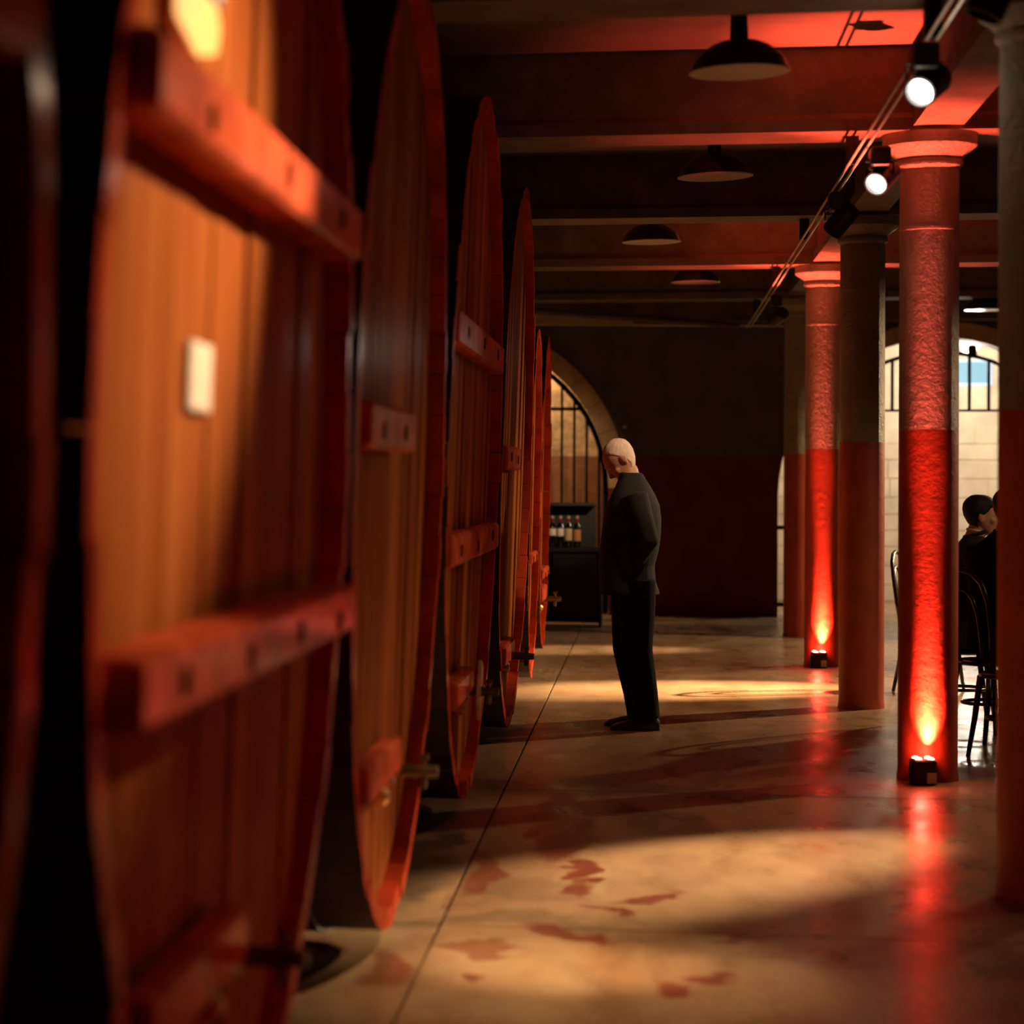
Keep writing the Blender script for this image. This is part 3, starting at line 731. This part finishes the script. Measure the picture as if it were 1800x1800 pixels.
man_t = [(.80, .085, .180, .205), (.88, .10, .168, .195), (.97, .105, .166, .185), (1.06, .09, .175, .188), (1.16, .078, .176, .200), (1.25, .072, .172, .212), (1.33, .068, .158, .215), (1.39, .066, .132, .195), (1.44, .068, .106, .145), (1.49, .074, .080, .090), (1.525, .080, .066, .072)]
Yf = lambda u: -u
man = person('white-haired man in dark suit standing with head bowed before the barrels', (-.04, 14.35, 0), R(-90), man_t,
             (0, -.085, 1.495), (0, -.140, 1.605), 48,
             [((-.185, -.06, 1.38), (-.235, .035, 1.13), (-.12, -.07, .965), (.1, -.1, -1), (1, 0, 0)),
              ((.185, -.06, 1.38), (.235, .03, 1.13), (.12, -.08, .965), (-.1, -.1, -1), (-1, 0, 0))],
             [((-.095, -.085, .86), (-.10, -.095, .47), (-.10, -.02, .10), (-.11, -.235, .035)),
              ((.095, -.045, .86), (.10, -.040, .47), (.10, .02, .10), (.11, -.195, .035))],
             dict(skin='skin', hair='hairwhite', jacket='suit', trousers='trouser'), bald=True)

seat_t = [(.47, .03, .15, .19), (.56, .025, .15, .185), (.68, .03, .14, .18), (.82, .045, .142, .195), (.94, .055, .14, .205), (1.02, .06, .125, .205), (1.07, .065, .10, .18), (1.11, .07, .08, .12), (1.15, .08, .058, .07)]
def seated(label, loc, rz, bow, turn, mats, dz=0):
    t = [(z+dz, u, a, b_) for z, u, a, b_ in seat_t]
    return person(label, loc, rz, t, (0, -.085, 1.15+dz), (0, -.12, 1.275+dz), bow,
                  [((-.18, -.055, 1.05+dz), (-.24, -.10, .79+dz), (-.12, -.36, .80), (.3, -.9, 0), (.0, .0, -1)),
                   ((.18, -.055, 1.05+dz), (.24, -.10, .79+dz), (.12, -.36, .80), (-.3, -.9, 0), (.0, .0, -1))],
                  [((-.09, -.03, .54), (-.12, -.44, .53), (-.12, -.42, .10), (-.12, -.63, .035)),
                   ((.09, -.03, .54), (.12, -.44, .53), (.12, -.42, .10), (.12, -.63, .035))], mats, turn=turn)
seated('dark-haired seated guest in profile between the columns', (1.86, 14.95, 0), R(90), 4, 0, dict(skin='skin', hair='hairdark', jacket='suit', trousers='trouser', shirt='shirt'))
seated('seated guest with back turned, next to the near right column', (1.935, 14.05, 0), R(125), 2, 0, dict(skin='skin', hair='hairdark', jacket='trouser', trousers='trouser'), .045)

# ------------------------------------------------------------------ chairs, table
def make_chair(loc, rz, label):
    c = empty('bentwood_chair', loc, (0, 0, rz))       # faces -Y, back at +Y
    MB().lathe([(.03, .435), (.19, .435), (.205, .445), (.205, .458), (.19, .466), (.03, .462)], n=32).build('seat', 'chair', c, True, 40)
    for sx in (-1, 1):
        MB().tube([(sx*.15, -.13, .44), (sx*.165, -.16, .22), (sx*.19, -.19, 0)], [.018, .016, .012], 10).build('leg', 'chair', c, True)
        MB().tube([(sx*.13, .15, .44), (sx*.145, .18, .22), (sx*.165, .22, 0)], [.018, .016, .012], 10).build('leg', 'chair', c, True)
    hoop = [(-.165+0, .165, .44), (-.185, .19, .62), (-.185, .215, .80), (-.15, .235, .91), (-.08, .245, .965), (0, .248, .98), (.08, .245, .965), (.15, .235, .91), (.185, .215, .80), (.185, .19, .62), (.165, .165, .44)]
    MB().tube(hoop, .0145, 10).build('back_hoop', 'chair', c, True)
    inner = [(x*.55, y, .44+(z-.44)*.80) for x, y, z in hoop]
    MB().tube(inner, .011, 8).build('inner_hoop', 'chair', c, True)
    MB().tube([(.165*math.cos(2*math.pi*k/24), .01+.17*math.sin(2*math.pi*k/24), .22) for k in range(24)], .010, 8, True).build('leg_ring', 'chair', c, True)
    tag(c, label, 'chair', 'black bentwood chairs')
make_chair((1.86, 14.97, 0), R(90), 'black bentwood chair under the guest in profile')
make_chair((1.935, 14.05, 0), R(125), 'black bentwood chair under the guest with back turned')
make_chair((1.93, 13.1, 0), R(200), 'empty glossy bentwood chair beside the near right column')
make_chair((1.95, 17.3, 0), R(70), 'bentwood chair glimpsed between the plain and nearer red-lit columns')
tb = empty('cafe_table', (3.0, 14.9, 0))
MB().lathe([(.02, .72), (.40, .72), (.41, .73), (.41, .745), (.40, .75), (.02, .75)], n=40).build('table_top', 'chair', tb, True, 40)
MB().lathe([(.03, .03), (.03, .70), (.12, .72)], n=20).build('pedestal', 'iron', tb, True, 40)
MB().lathe([(.02, 0), (.24, 0), (.24, .012), (.05, .04), (.03, .05)], n=32).build('base', 'iron', tb, True, 40)
tag(tb, 'round black table in front of the seated guests', 'table')
